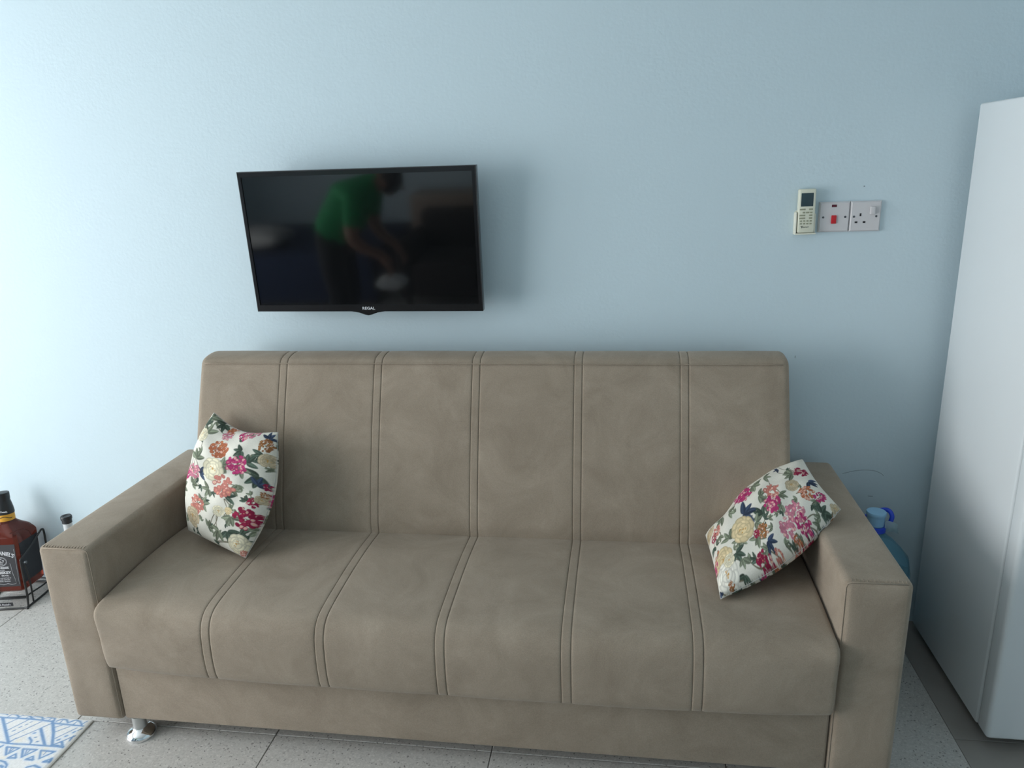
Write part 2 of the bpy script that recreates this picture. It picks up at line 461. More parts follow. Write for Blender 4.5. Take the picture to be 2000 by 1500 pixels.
# ------------------------------------------------------------------ floral cushions
PAL = {'coral': (.62, .20, .10), 'pink': (.74, .27, .36), 'magenta': (.60, .06, .21), 'rust': (.42, .18, .07), 'tan': (.56, .46, .31), 'cream': (.76, .70, .52),
       'salmon': (.72, .27, .22), 'crimson': (.42, .03, .09), 'yellow': (.74, .60, .36), 'white': (.80, .77, .68),
       'Lgreen': (.06, .085, .065), 'Lnavy': (.035, .05, .085), 'Lsage': (.15, .17, .12)}
def paint(n, W, H, motifs, seed):
    rg = np.random.default_rng(seed)
    v, u = np.meshgrid(np.linspace(0, H, n), np.linspace(0, W, n), indexing='ij')
    img = np.empty((n, n, 3)); img[:] = (.72, .69, .61)
    img *= 1 + .03 * rg.standard_normal((n, n, 1))
    S = math.sqrt(W * H)
    def ell(cx, cy_, a, b, ang, col, soft=.12, alpha=1.0):
        R_ = max(a, b) * 1.15
        i0, i1 = int(max(0, (cy_ - R_) / H * n)), int(min(n, (cy_ + R_) / H * n + 2)); j0, j1 = int(max(0, (cx - R_) / W * n)), int(min(n, (cx + R_) / W * n + 2))
        if i1 <= i0 or j1 <= j0: return
        dx, dy = u[i0:i1, j0:j1] - cx, v[i0:i1, j0:j1] - cy_
        c_, s_ = math.cos(ang), math.sin(ang); p = (dx * c_ + dy * s_) / a; q = (-dx * s_ + dy * c_) / b
        d = np.sqrt(p * p + q * q); k = (np.clip((1 - d) / soft, 0, 1) * alpha)[..., None]
        img[i0:i1, j0:j1] = img[i0:i1, j0:j1] * (1 - k) + np.array(col) * k
    def leaf(cx, cy_, L, wd, ang, col):
        R_ = L
        i0, i1 = int(max(0, (cy_ - R_) / H * n)), int(min(n, (cy_ + R_) / H * n + 2)); j0, j1 = int(max(0, (cx - R_) / W * n)), int(min(n, (cx + R_) / W * n + 2))
        if i1 <= i0 or j1 <= j0: return
        dx, dy = u[i0:i1, j0:j1] - cx, v[i0:i1, j0:j1] - cy_
        c_, s_ = math.cos(ang), math.sin(ang); p = (dx * c_ + dy * s_) / L; q = (-dx * s_ + dy * c_)
        wid = wd * np.sqrt(np.clip(p * (1 - p) * 4, 0, 1)) * (1.15 - .5 * p)
        k = (np.clip((wid - np.abs(q)) / (wd * .2), 0, 1) * (p > 0) * (p < 1))[..., None]
        vein = (np.abs(q) < wd * .12)[..., None]
        sh = np.where((q > 0)[..., None], 1.25, .85) * np.where(vein, 1.5, 1)
        img[i0:i1, j0:j1] = img[i0:i1, j0:j1] * (1 - k) + np.array(col) * sh * k
    def stem(x0, y0, x1, y1, col):
        mx_, my_ = (x0 + x1) / 2 + rg.normal() * .02, (y0 + y1) / 2 + rg.normal() * .02
        for t in np.linspace(0, 1, 40):
            x_ = (1 - t) ** 2 * x0 + 2 * t * (1 - t) * mx_ + t * t * x1; y_ = (1 - t) ** 2 * y0 + 2 * t * (1 - t) * my_ + t * t * y1
            ell(x_, y_, .0016, .0016, 0, col, .5)
    mm = [(k, a * W, b * H, min(r * 1.15, .12) * S) for k, a, b, r in motifs]
    # extra sprigs so that no side is bare
    for _ in range(44):
        mm.insert(0, (['Lsage', 'Lgreen', 'Lsage'][rg.integers(3)], rg.uniform(0, W), rg.uniform(0, H), rg.uniform(.008, .014)))
    flowers = [q for q in mm if q[0][0] != 'L']; leaves = [q for q in mm if q[0][0] == 'L']
    for q in leaves:
        near = min(flowers, key=lambda f: (f[1] - q[1]) ** 2 + (f[2] - q[2]) ** 2)
        stem(q[1], q[2], near[1], near[2], (.16, .14, .09))
    for k, cx, cy_, r in leaves:
        base = rg.uniform(0, 6.28); nl = 3 if r < .014 else 4
        for j in range(nl):
            ang = base + (j - (nl - 1) / 2) * .85 + rg.normal() * .15
            col = np.array(PAL[k]) * rg.uniform(.75, 1.35)
            leaf(cx - .45 * r * math.cos(base), cy_ - .45 * r * math.sin(base), r * rg.uniform(1.2, 1.6), r * .36, ang, col)
    for k, cx, cy_, r in flowers:
        c0 = np.array(PAL[k]); pale = k in ('cream', 'white', 'yellow', 'tan')
        if pale:
            for ring, cnt in ((.72, 9), (.45, 7), (.2, 5)):
                for j in range(cnt):
                    a = 6.283 * j / cnt + rg.uniform(0, .6)
                    x_, y_ = cx + r * ring * math.cos(a), cy_ + r * ring * math.sin(a)
                    sh = rg.uniform(.8, 1.05)
                    ell(x_, y_, r * .42, r * .3, a + 1.57, c0 * .72 * sh, .1); ell(x_, y_, r * .38, r * .26, a + 1.57, np.minimum(c0 * 1.06 * sh, .86), .35)
            for j in range(10):
                a = rg.uniform(0, 6.28); q = rg.uniform(0, .35) * r
                ell(cx + q * math.cos(a), cy_ + q * math.sin(a), r * .09, r * .05, a, (.50, .27, .06), .5)
        else:
            cnt = int(26 + r * 900)
            for j in range(cnt):
                a = rg.uniform(0, 6.28); q = math.sqrt(rg.uniform(0, 1)) * r * .86
                x_, y_ = cx + q * math.cos(a), cy_ + q * math.sin(a) * 1.05
                t = rg.uniform(0, 1); pr = r * rg.uniform(.16, .25)
                col = c0 * (.55 + .6 * t) if t < .72 else c0 * .35 + np.array((.80, .56, .50)) * .65
                ell(x_, y_, pr, pr * .8, rg.uniform(0, 3), c0 * .6, .15); ell(x_, y_, pr * .8, pr * .62, rg.uniform(0, 3), col, .3)
                if t > .6: ell(x_, y_, pr * .22, pr * .22, 0, (.70, .50, .22), .4)
    return np.clip(img, .01, .9)
def cushion_surface(corners, bows, tf, tb, n=220, dent=None):
    TL, TR, BR, BL = [np.array(p, float) for p in corners]
    u = np.linspace(0, 1, n)[None, :, None]; v = np.linspace(0, 1, n)[:, None, None]
    P = (1 - u) * (1 - v) * BL + u * (1 - v) * BR + u * v * TR + (1 - u) * v * TL
    ex = (TR - TL + BR - BL); ex /= np.linalg.norm(ex); ey = (TL - BL + TR - BR); ey /= np.linalg.norm(ey)
    nn = np.cross(ex, ey); nn /= np.linalg.norm(nn); ey = np.cross(nn, ex)
    if nn[1] > 0: nn = -nn
    bt, br, bb, bl = bows
    su = np.sin(np.pi * u) ** 1.2; sv = np.sin(np.pi * v) ** 1.2
    P = P + ey * su * (bt * v ** 1.5 - bb * (1 - v) ** 1.5) + ex * sv * (br * u ** 1.5 - bl * (1 - u) ** 1.5)
    a = 1 - np.abs(2 * u - 1) ** 2.6; b = 1 - np.abs(2 * v - 1) ** 2.6
    prof = (a * b) ** 0.48
    wr = 0.004 * np.sin(9 * u + 5 * v * v + 1) * np.sin(7 * v - 4 * u) + 0.002 * np.sin(23 * u - 17 * v) + 0.0015 * np.sin(31 * v + 13 * u)
    F = P + nn * (tf * prof + wr * prof)
    if dent is not None:
        du, dv, dr, dd = dent
        F = F - nn * dd * np.exp(-(((u - du) / dr) ** 2 + ((v - dv) / (dr * 1.4)) ** 2)) * prof ** .3
    return F, P - nn * (tb * prof), nn
def make_cushion(label, corners, bows, tf, tb, dent, motifs, seed, n=260):
    F, B, nn = cushion_surface(corners, bows, tf, tb, n, dent)
    W = np.linalg.norm(np.array(corners[0]) - np.array(corners[1])); H = np.linalg.norm(np.array(corners[1]) - np.array(corners[2]))
    im = paint(n, W, H, motifs, seed); im2 = paint(n, W, H, motifs, seed + 50)[:, ::-1]
    nb = n
    verts = np.concatenate([F.reshape(-1, 3), B.reshape(-1, 3)])
    i, j = np.meshgrid(np.arange(n - 1), np.arange(n - 1), indexing='ij'); q = (i * n + j).ravel()
    fa = np.stack([q, q + 1, q + n + 1, q + n], 1); fb = fa[:, ::-1] + n * n
    root = thing('throw_cushion', label, 'cushion', tuple(F.reshape(-1, 3).mean(0)), 'floral cushions on the sofa')
    me = bpy.data.meshes.new('cushion_cover'); me.from_pydata(verts.tolist(), [], np.concatenate([fa, fb]).tolist()); me.materials.append(M['floral'])
    at = me.color_attributes.new('print', 'FLOAT_COLOR', 'POINT')
    cols = np.ones((2 * n * n, 4), np.float32); cols[:n * n, :3] = im.reshape(-1, 3); cols[n * n:, :3] = im2.reshape(-1, 3)
    at.data.foreach_set('color', cols.ravel())
    bm = bmesh.new(); bm.from_mesh(me); bmesh.ops.remove_doubles(bm, verts=[v for v in bm.verts if v.is_boundary], dist=1e-5); bmesh.ops.recalc_face_normals(bm, faces=bm.faces); bm.to_mesh(me); bm.free()
    me.polygons.foreach_set('use_smooth', [True] * len(me.polygons))
    o = bpy.data.objects.new('cushion_cover', me); C.objects.link(o); o.parent = root
    edge = [F[0, k] for k in range(0, n, 4)] + [F[k, -1] for k in range(0, n, 4)] + [F[-1, k] for k in range(n - 1, 0, -4)] + [F[k, 0] for k in range(n - 1, 0, -4)]
    tube('edge_seam', edge, .0009, 'pillow', root, 6, True)
    settle(root); return root
LM = [('coral', .429, .776, .088), ('pink', .42, .918, .055), ('magenta', .653, .95, .063), ('pink', .772, .985, .059), ('rust', .932, .877, .056), ('tan', .96, .763, .055), ('magenta', .699, .689, .084), ('cream', .452, .594, .11), ('salmon', .616, .489, .098), ('magenta', .07, .47, .07), ('pink', .2, .511, .067), ('crimson', .905, .288, .092), ('crimson', .922, .42, .042), ('crimson', .985, .562, .03), ('tan', .97, .457, .035), ('rust', .977, .498, .026), ('salmon', .324, .26, .079), ('tan', .26, .146, .085), ('cream', .616, .279, .047), ('yellow', .721, .306, .031), ('cream', .9, .082, .083), ('salmon', .98, .02, .035), ('coral', .429, .98, .053), ('cream', .128, .813, .063), ('Lnavy', .315, .53, .056), ('Lnavy', .95, .955, .044), ('Lgreen', .885, .603, .08), ('Lnavy', .932, .584, .052), ('Lgreen', .685, .799, .055), ('Lgreen', .808, .744, .068), ('Lsage', .594, .662, .064), ('Lsage', .74, .635, .058), ('Lgreen', .699, .429, .054), ('Lsage', .744, .475, .049), ('Lsage', .781, .242, .066), ('Lsage', .813, .306, .037), ('Lgreen', .799, .123, .071), ('Lsage', .98, .219, .042), ('Lgreen', .98, .114, .042), ('Lsage', .041, .338, .07), ('Lsage', .429, .406, .054), ('Lsage', .429, .301, .055), ('Lsage', .233, .416, .049), ('Lgreen', .895, .785, .058), ('Lsage', .096, .97, .075), ('Lgreen', .279, .963, .057), ('Lsage', .146, .881, .08), ('Lsage', .187, .648, .073), ('Lgreen', .932, .174, .047), ('Lsage', .539, .137, .047), ('Lsage', .635, .105, .064), ('Lgreen', .849, .434, .04), ('Lgreen', .03, .913, .07), ('Lsage', .98, .703, .03)]
RM = [('magenta', .425, .813, .1), ('salmon', .644, .553, .074), ('magenta', .589, .416, .075), ('tan', .799, .484, .058), ('coral', .858, .306, .068), ('crimson', .918, .644, .063), ('magenta', .918, .187, .052), ('pink', .699, .205, .083), ('pink', .589, .128, .066), ('magenta', .699, .078, .059), ('yellow', .306, .397, .11), ('rust', .425, .242, .055), ('crimson', .379, .247, .031), ('coral', .068, .315, .066), ('yellow', .1, .265, .089), ('white', .091, .11, .091), ('crimson', .347, .02, .06), ('salmon', .443, .01, .035), ('tan', .968, .023, .039), ('salmon', .119, .662, .051), ('crimson', .078, .635, .037), ('rust', .096, .012, .027), ('cream', .137, .21, .049), ('magenta', .012, .292, .05), ('tan', .041, .804, .074), ('coral', .603, .01, .03), ('Lnavy', .397, .543, .09), ('Lgreen', .475, .42, .055), ('Lsage', .826, .648, .061), ('Lsage', .621, .333, .049), ('Lsage', .685, .425, .047), ('Lsage', .749, .301, .037), ('Lgreen', .877, .059, .058), ('Lsage', .434, .352, .049), ('Lsage', .192, .452, .06), ('Lsage', .242, .279, .048), ('Lsage', .37, .187, .051), ('Lnavy', .434, .1, .046), ('Lsage', .384, .087, .035), ('Lgreen', .21, .178, .059), ('Lsage', .224, .105, .04), ('Lgreen', .292, .082, .033), ('Lsage', .63, .01, .028), ('Lgreen', .562, .01, .028), ('Lgreen', .187, .012, .037), ('Lgreen', .863, .01, .03), ('Lnavy', .721, .014, .025), ('Lgreen', .676, .018, .017), ('Lnavy', .763, .858, .035), ('Lsage', .553, .79, .067), ('Lnavy', .936, .402, .054), ('Lsage', .571, .288, .028), ('Lnavy', .012, .023, .029), ('Lsage', .288, .703, .052), ('Lsage', .553, .571, .049), ('Lsage', .785, .018, .033), ('Lsage', .178, .763, .064), ('Lsage', .667, .813, .048)]
make_cushion('floral cushion propped upright in the sofa corner by the left armrest, nearest the liquor bottle',
             [(-1.249, -.295, .804), (-1.01, -.365, .768), (-1.05, -.572, .465), (-1.278, -.475, .494)], (-.028, .038, .0, .03), .07, .055, (.45, 1.0, .16, .02), LM, 3)
make_cushion('floral cushion slumped on its side against the right armrest, nearest the refrigerator',
             [(.236, -.40, .498), (.512, -.262, .676), (.562, -.482, .627), (.247, -.662, .46)], (.02, -.008, .030, -.004), .070, .050, (.22, .95, .12, .02), RM, 5)

# ------------------------------------------------------------------ television
TVM = Matrix.Translation((-.793, -.109, 1.2969)) @ Matrix.Rotation(.0021, 4, 'Z') @ Matrix.Rotation(.0619, 4, 'X') @ Matrix.Rotation(.0051, 4, 'Y')
tv = thing('television', 'black flat screen television tilted downward on a wall bracket above the sofa', 'television', (-.793, -.109, 1.2969))
TW, TH = .74, .435
bz, bb = .0125, .022
bm = bmesh.new()     # bezel ring (front at local y=0)
o_ = [(-TW / 2, -TH / 2), (-.055, -TH / 2), (-.03, -TH / 2 - .004), (-.012, -TH / 2 - .0105), (0, -TH / 2 - .013), (.012, -TH / 2 - .0105), (.03, -TH / 2 - .004), (.055, -TH / 2), (TW / 2, -TH / 2), (TW / 2, TH / 2), (-TW / 2, TH / 2)]
i_ = [(-TW / 2 + bz, -TH / 2 + bb), (-.09, -TH / 2 + bb), (-.075, -TH / 2 + bb), (-.04, -TH / 2 + bb), (0, -TH / 2 + bb), (.04, -TH / 2 + bb), (.075, -TH / 2 + bb), (.09, -TH / 2 + bb), (TW / 2 - bz, -TH / 2 + bb), (TW / 2 - bz, TH / 2 - bz - .003), (-TW / 2 + bz, TH / 2 - bz - .003)]
def shrink(p, d):
    return (p[0] - math.copysign(d, p[0]) if abs(p[0]) > .3 else p[0], p[1] - math.copysign(d, p[1]))
n = len(o_); vv = []; ff = []
for (p, y) in [(q, .028) for q in o_] + [(q, .003) for q in o_] + [(shrink(q, .003), 0) for q in o_] + [(q, 0) for q in i_] + [(q, .004) for q in i_]: vv.append(TVM @ Vector((p[0], y, p[1])))
for L in range(4):
    for k in range(n):
        a, b = L * n + k, L * n + (k + 1) % n; ff.append((a, b, b + n, a + n))
bez = obj('bezel', vv, ff, 'tv_black', tv)
sc_ = box('screen', -TW / 2 + bz - .002, TW / 2 - bz + .002, .003, .02, -TH / 2 + bb - .002, TH / 2 - bz - .001, 'tv_screen', tv, mtx=TVM)
box('rear_cover', -TW / 2 + .004, TW / 2 - .004, .018, .04, -TH / 2 + .004, TH / 2 - .004, 'tv_rear', tv, .006, 2, TVM)
box('rear_housing', -.24, .24, .035, .062, -.17, .12, 'tv_rear', tv, .01, 2, TVM)
box('wall_bracket', -.11, .11, -.02, -.001, -.11 + 0, .11, 'tv_rear', tv, .003, 1, Matrix.Translation((-.793, 0, 1.297)))
box('bracket_arm', -.02, .02, -.052, -.012, -.09, .09, 'tv_rear', tv, .003, 1, Matrix.Translation((-.793, 0, 1.29)))
text_mesh('logo', 'REGAL', .0125, TVM @ Matrix.Translation((.004, -.0004, -TH / 2 + .0105)) @ Matrix.Rotation(math.pi / 2, 4, 'X'), 'logo', bez, bold=.0002, sx=1.1)
settle(tv)

# ------------------------------------------------------------------ sockets and remote
def plate_body(root, x0, z0, s=.086):
    n = .004; vv = []
    for (i, y) in ((0, 0), (0, -.005), (n, -.0095)):
        vv += [(x0 + .0006 + i, y, z0 + i), (x0 + s - .0006 - i, y, z0 + i), (x0 + s - .0006 - i, y, z0 + s - i), (x0 + .0006 + i, y, z0 + s - i)]
    ff = [(a * 4 + k, a * 4 + (k + 1) % 4, (a + 1) * 4 + (k + 1) % 4, (a + 1) * 4 + k) for a in (0, 1) for k in range(4)] + [(8, 9, 10, 11), (3, 2, 1, 0)]
    return obj('faceplate', vv, ff, 'plate', root)
YS = -.0095
def screw(root, x, z):
    s = lathe('screw', [(.0032, 0), (.0032, .0006), (.0022, .001)], 'screw', root, seg=16, mtx=Matrix.Translation((x, YS + .0001, z)) @ Matrix.Rotation(math.pi / 2, 4, 'X'))
PX, PZ = .566, 1.2886
cs = thing('cooker_switch', 'square switch plate with red rocker between the remote and the plug socket', 'switch', (PX + .043, 0, PZ), 'wall plates')
plate_body(cs, PX, PZ)
box('rocker_switch', PX + .035, PX + .049, YS - .004, YS + .002, PZ + .024, PZ + .048, 'red', cs, .0015, 2)['label'] = 'red rocker'
box('neon_lens', PX + .034, PX + .048, YS - .001, YS + .002, PZ + .071, PZ + .078, 'neon', cs, .0006, 1)
screw(cs, PX + .0125, PZ + .0425); screw(cs, PX + .0735, PZ + .0425); settle(cs)
ps = thing('plug_socket', 'square switched plug socket plate with three pin holes, nearest the refrigerator', 'socket', (PX + .129, 0, PZ), 'wall plates')
QX = PX + .086
plate_body(ps, QX, PZ)
for (hx, hz, w, h) in ((.029, .0475, .0045, .0085), (.0185, .0265, .0075, .005), (.0405, .0265, .0075, .005)):
    box('pin_hole', QX + hx - w / 2, QX + hx + w / 2, YS - .0004, YS + .003, PZ + hz - h / 2, PZ + hz + h / 2, 'hole', ps)
box('rocker_switch', QX + .054, QX + .067, YS - .008, YS + .002, PZ + .048, PZ + .070, 'plate', ps, .0015, 2)
screw(ps, QX + .0115, PZ + .0425); screw(ps, QX + .0725, PZ + .0425); settle(ps)

RMX = Matrix.Translation((.5285, 0, 1.2925)) @ Matrix.Rotation(-.012, 4, 'Y')
holder = thing('remote_holder', 'cream wall holder cupping the lower half of the remote control', 'holder', (.5265, 0, 1.292))
def rbox(name, *a, material='cream', parent=None, bev=.001, seg=2): return box(name, *a, material, parent, bev, seg, RMX)
rbox('back_plate', -.026, .026, -.003, 0, -.002, .06, material='cream2', parent=holder)
rbox('side_wall', -.030, -.026, -.026, 0, -.004, .056, material='cream2', parent=holder); rbox('side_wall', .025, .029, -.014, 0, -.004, .05, material='cream2', parent=holder)
rbox('bottom_wall', -.030, .029, -.026, 0, -.008, -.004, material='cream2', parent=holder); settle(holder)
rem = thing('remote_control', 'cream air conditioner remote with dark display standing in the wall holder', 'remote', (.5265, -.02, 1.292))
rb = rbox('body', -.0235, .0235, -.028, -.0045, -.003, .121, material='cream', parent=rem, bev=.004, seg=3)
rbox('display', -.0175, .0165, -.0286, -.024, .072, .110, material='lcd', parent=rem, bev=.0008)
rows = [(.064, [(-.012, .016), (.011, .011)]), (.055, [(-.008, .007), (.002, .009), (.012, .007)]), (.047, [(-.012, .016), (.011, .009)]), (.039, [(-.012, .016), (.011, .009)]), (.031, [(-.015, .006), (-.006, .006), (.003, .006), (.012, .006)]), (.0235, [(-.015, .006), (-.006, .006), (.003, .006), (.012, .006)])]
for z_, bs in rows:
    for (bx_, bw_) in bs:
        rbox('button', bx_ - bw_ / 2, bx_ + bw_ / 2, -.0290, -.026, z_ - .0021, z_ + .0021, material='button', parent=rem, bev=.0007, seg=1)
sq_ = [(-.016, .0165), (-.009, .0165), (-.0125, .0165), (-.013, .011), (-.010, .014), (-.008, .012), (-.006, .0145), (-.004, .012), (-.002, .0145), (.001, .012), (.003, .0148), (.005, .0125), (.007, .015)]
tube('logo', [RMX @ Vector((p, -.0284, q)) for p, q in sq_], .0007, 'ink', rem, 5)
settle(rem)

# ------------------------------------------------------------------ refrigerator
FX0, FX1, FYB, FYF, FZ0, FZ1 = .9454, 1.545, -.0533, -.520, .030, 1.624
fr = thing('refrigerator', 'tall white refrigerator standing beside the sofa on grey-brown tiles', 'refrigerator', ((FX0 + FX1) / 2, -.3, 0))
cab = box('cabinet', FX0, FX1, FYF, FYB, FZ0, FZ1, 'fridge', fr, .006, 3)
box('door_gasket', FX0 + .008, FX1 - .008, FYF - .012, FYF + .002, FZ0 + .02, FZ1 - .006, 'gasket', fr, .002, 1)
ZS = 1.12
dr = box('door', FX0 - .004, FX1 + .002, FYF - .066, FYF - .009, FZ0 + .006, ZS - .004, 'fridge', fr, .012, 4)
dr2 = box('freezer_door', FX0 - .004, FX1 + .002, FYF - .066, FYF - .009, ZS + .004, FZ1 + .002, 'fridge', fr, .012, 4)
for d_, z0, z1 in ((dr, .78, 1.08), (dr2, 1.17, 1.40)):
    box('handle', FX1 - .06, FX1 - .03, FYF - .10, FYF - .06, z0, z1, 'fridge', d_, .006, 2)
for x_ in (FX0 + .05, FX1 - .05):
    for y_ in (FYF + .04, FYB - .04): lathe('foot', [(.018, 0), (.018, .012), (.01, .013), (.01, FZ0 + .004)], 'rubber', fr, (x_, y_, 0), 16)
settle(fr)

# ------------------------------------------------------------------ rug (print painted per vertex)
SEG = [(286,20,276,21,2),(276,21,193,18,2),(193,18,111,21,2),(107,27,12,29,2),(263,18,259,4,1.5),(259,4,242,6,1.5),(242,6,228,15,2),(230,11,218,3,1.5),(218,3,200,5,1.5),(200,5,184,17,2),(204,16,199,6,1.2),(188,10,178,5,1.5),(178,5,159,7,2),(159,7,147,19,2),(180,16,166,20,1.5),(148,12,140,5,1.5),(140,5,118,7,2),(118,7,111,19,2),(130,17,127,9,1.3),(104,19,93,9,1.8),(93,9,78,10,2),(78,10,65,21,2),(88,27,88,15,1.5),(61,18,49,7,2),(49,7,32,13,2),(32,13,19,24,2),(44,28,42,16,1.5),(18,20,13,9,1.5),(302,2,279,4,2),(279,4,270,9,1.5),(276,22,181,109,3),(128,51,67,110,3),(115,20,81,59,3.2),(81,59,46,108,3),(245,44,228,22,1.3),(221,68,189,18,1.3),(194,90,147,25,1.3),(177,103,127,48,1.3),(127,46,110,27,1.5),(203,69,198,64,1.6),(195,54,191,49,1.6),(184,42,180,38,1.4),(178,31,175,28,1.4),(135,70,131,69,2),(119,85,115,84,1.8),(102,100,97,98,1.8),(134,87,119,97,2.2),(119,97,114,106,2.2),(177,109,171,93,1.5),(92,43,73,30,1.3),(78,61,49,35,1.3),(58,83,24,38,1.3),(38,100,6,65,1.6),(45,104,32,92,1.5),(14,47,8,38,1.5),(46,88,41,84,2),(34,72,30,69,2),(22,56,19,52,2),(29,92,12,110,2.6),(10,86,12,69,1.8),(205,111,175,114,2),(175,114,100,111,2),(100,111,12,110,2),(49,106,12,110,3),(171,126,131,127,2),(131,127,150,153,2),(150,153,171,126,2.5),(147,140,147,129,1.5),(148,146,155,128,1.5),(119,128,77,127,2),(77,127,99,156,2),(99,156,119,128,2.5),(95,142,96,129,1.5),(97,147,106,129,1.5),(64,128,21,128,2),(21,128,46,156,2),(46,156,64,128,2),(45,142,45,130,1.3),(136,163,125,147,2),(125,147,113,161,2),(113,161,136,163,2.2),(82,162,70,150,2),(70,150,60,162,2),(60,162,82,162,2.5),(27,165,12,153,2.5),(12,153,10,164,3),(10,164,27,165,2.5),(189,130,186,122,2),(192,127,186,122,1.5),(150,174,133,177,2.2),(133,177,118,186,2.2),(118,186,114,196,2.2),(58,188,42,180,2.2),(42,180,20,186,2.5),(134,191,124,194,3)]
def make_rug():
    RX1, RY1, RW, RD, st = -1.508, -.725, .84, 1.25, .0025
    nx, ny = int(RW / st) + 1, int(RD / st) + 1
    s = np.arange(nx) * st * 1000; t = np.arange(ny) * st * 1000
    S_, T_ = np.meshgrid(s, t, indexing='xy')          # S from right edge leftwards, T towards the camera (mm)
    img = np.empty((ny, nx, 3)); img[:] = (.74, .73, .72)
    img *= 1 + .05 * rng.standard_normal((ny, nx, 1))
    # soft warm patches of dye
    for _ in range(160):
        cx, cy_ = rng.uniform(0, RW * 1000), rng.uniform(0, RD * 1000); k = (.35 * np.exp(-(((S_ - cx) / 9) ** 2 + ((T_ - cy_) / 14) ** 2)))[..., None]
        img = img * (1 - k) + np.array((.80, .68, .46)) * k
    ink = np.zeros((ny, nx)); light = np.zeros((ny, nx))
    for ox in (0, 288, 576):
        for oy in range(0, 1250, 195):
            for (a, b, c_, d_, w) in SEG:
                a, c2 = a + ox, c_ + ox; b2, d2_ = b + oy, d_ + oy
                i0, i1 = int(max(0, (min(b2, d2_) - 9) / 2.5)), int(min(ny, (max(b2, d2_) + 9) / 2.5 + 1)); j0, j1 = int(max(0, (min(a, c2) - 9) / 2.5)), int(min(nx, (max(a, c2) + 9) / 2.5 + 1))
                if i1 <= i0 or j1 <= j0: continue
                X, Y = S_[i0:i1, j0:j1], T_[i0:i1, j0:j1]; dx, dy = c2 - a, d2_ - b2; L = dx * dx + dy * dy + 1e-6
                q = np.clip(((X - a) * dx + (Y - b2) * dy) / L, 0, 1); D = np.hypot(X - a - q * dx, Y - b2 - q * dy)
                ww = w * 1.35
                ink[i0:i1, j0:j1] = np.maximum(ink[i0:i1, j0:j1], np.clip((ww - D) / 1.8 + .5, 0, 1))
                if w >= 2: light[i0:i1, j0:j1] = np.maximum(light[i0:i1, j0:j1], .35 * np.clip((ww + 6 - D) / 6, 0, 1))
    light = light[..., None]; img = img * (1 - light) + np.array((.42, .60, .84)) * light
    col = np.where((rng.random((ny, nx, 1)) < .5), np.array((.12, .25, .48)), np.array((.17, .29, .46)))
    k = (ink * .88)[..., None]; img = img * (1 - k) + col * k
    brd = ((S_ < 6) | (T_ < 3.5))[..., None]; img = np.where(brd, np.array((.78, .75, .70)), img)
    z = np.full((ny, nx), .008); edge = np.minimum(np.minimum(S_, T_), 12) / 12; z = .0035 + .0045 * np.sqrt(edge)
    X = RX1 - S_ / 1000; Y = RY1 - T_ / 1000
    top = np.stack([X, Y, z], -1).reshape(-1, 3)
    j, i = np.meshgrid(np.arange(nx - 1), np.arange(ny - 1), indexing='xy'); q = (i * nx + j).ravel()
    faces = np.stack([q, q + nx, q + nx + 1, q + 1], 1).tolist()
    ring = [k_ for k_ in range(nx)] + [(r + 1) * nx - 1 for r in range(1, ny)] + [(ny - 1) * nx + c_ for c_ in range(nx - 2, -1, -1)] + [r * nx for r in range(ny - 2, 0, -1)]
    base = len(top); bot = top[ring].copy(); bot[:, 2] = .0004; L = len(ring)
    for k_ in range(L): faces.append((ring[k_], ring[(k_ + 1) % L], base + (k_ + 1) % L, base + k_))
    faces.append([base + k_ for k_ in range(L)])
    me = bpy.data.meshes.new('rug'); me.from_pydata(np.concatenate([top, bot]).tolist(), [], faces); me.materials.append(M['rug'])
    at = me.color_attributes.new('print', 'FLOAT_COLOR', 'POINT'); cols = np.ones((base + L, 4), np.float32); cols[:base, :3] = np.clip(img.reshape(-1, 3), 0, .9); cols[base:, :3] = (.5, .46, .40)
    at.data.foreach_set('color', cols.ravel())
    o = bpy.data.objects.new('rug', me); C.objects.link(o)
    tag(o, 'white rug with blue geometric print lying on the floor left of the sofa', 'rug')
make_rug()

# ------------------------------------------------------------------ liquor bottle in its wire pouring cradle
BM = Matrix.Translation((-2.258, -.128, .052)) @ Matrix.Rotation(.185, 4, 'Z') @ Matrix.Rotation(-.10, 4, 'X')
bw, bh = .069, .212
bt = thing('liquor_bottle', 'large square amber whiskey bottle with black label and black cap', 'bottle', (-2.258, -.128, .052))
prof = [(bw - .006, 0), (bw, .006), (bw, bh - .012), (bw - .003, bh - .004), (bw * .80, bh + .014), (bw * .58, bh + .027), (.034, bh + .036), (.030, bh + .046), (.0285, bh + .066)]
vv, ff = [], []; seg = 40
for idx, (r, z) in enumerate(prof):
    e = 14 if idx < 4 else (12, 7, 3, 2, 2)[idx - 4]
    for k in range(seg):
        a = 2 * math.pi * (k + .5) / seg; c_, s_ = math.cos(a), math.sin(a); f = (abs(c_) ** e + abs(s_) ** e) ** (-1 / e); vv.append(BM @ Vector((r * f * c_, r * f * s_, z)))
for i in range(len(prof) - 1):
    for k in range(seg):
        a, b = i * seg + k, i * seg + (k + 1) % seg; ff.append((a, b, b + seg, a + seg))
ff += [tuple(range(seg))[::-1], tuple((len(prof) - 1) * seg + k for k in range(seg))]
gb = obj('glass_body', vv, ff, 'amber', bt, True); gb.data.set_sharp_from_angle(angle=math.radians(35))
lathe('neck_band', [(.0305, bh + .046), (.0312, bh + .050), (.0305, bh + .072), (.0300, bh + .074)], 'gold', bt, mtx=BM)
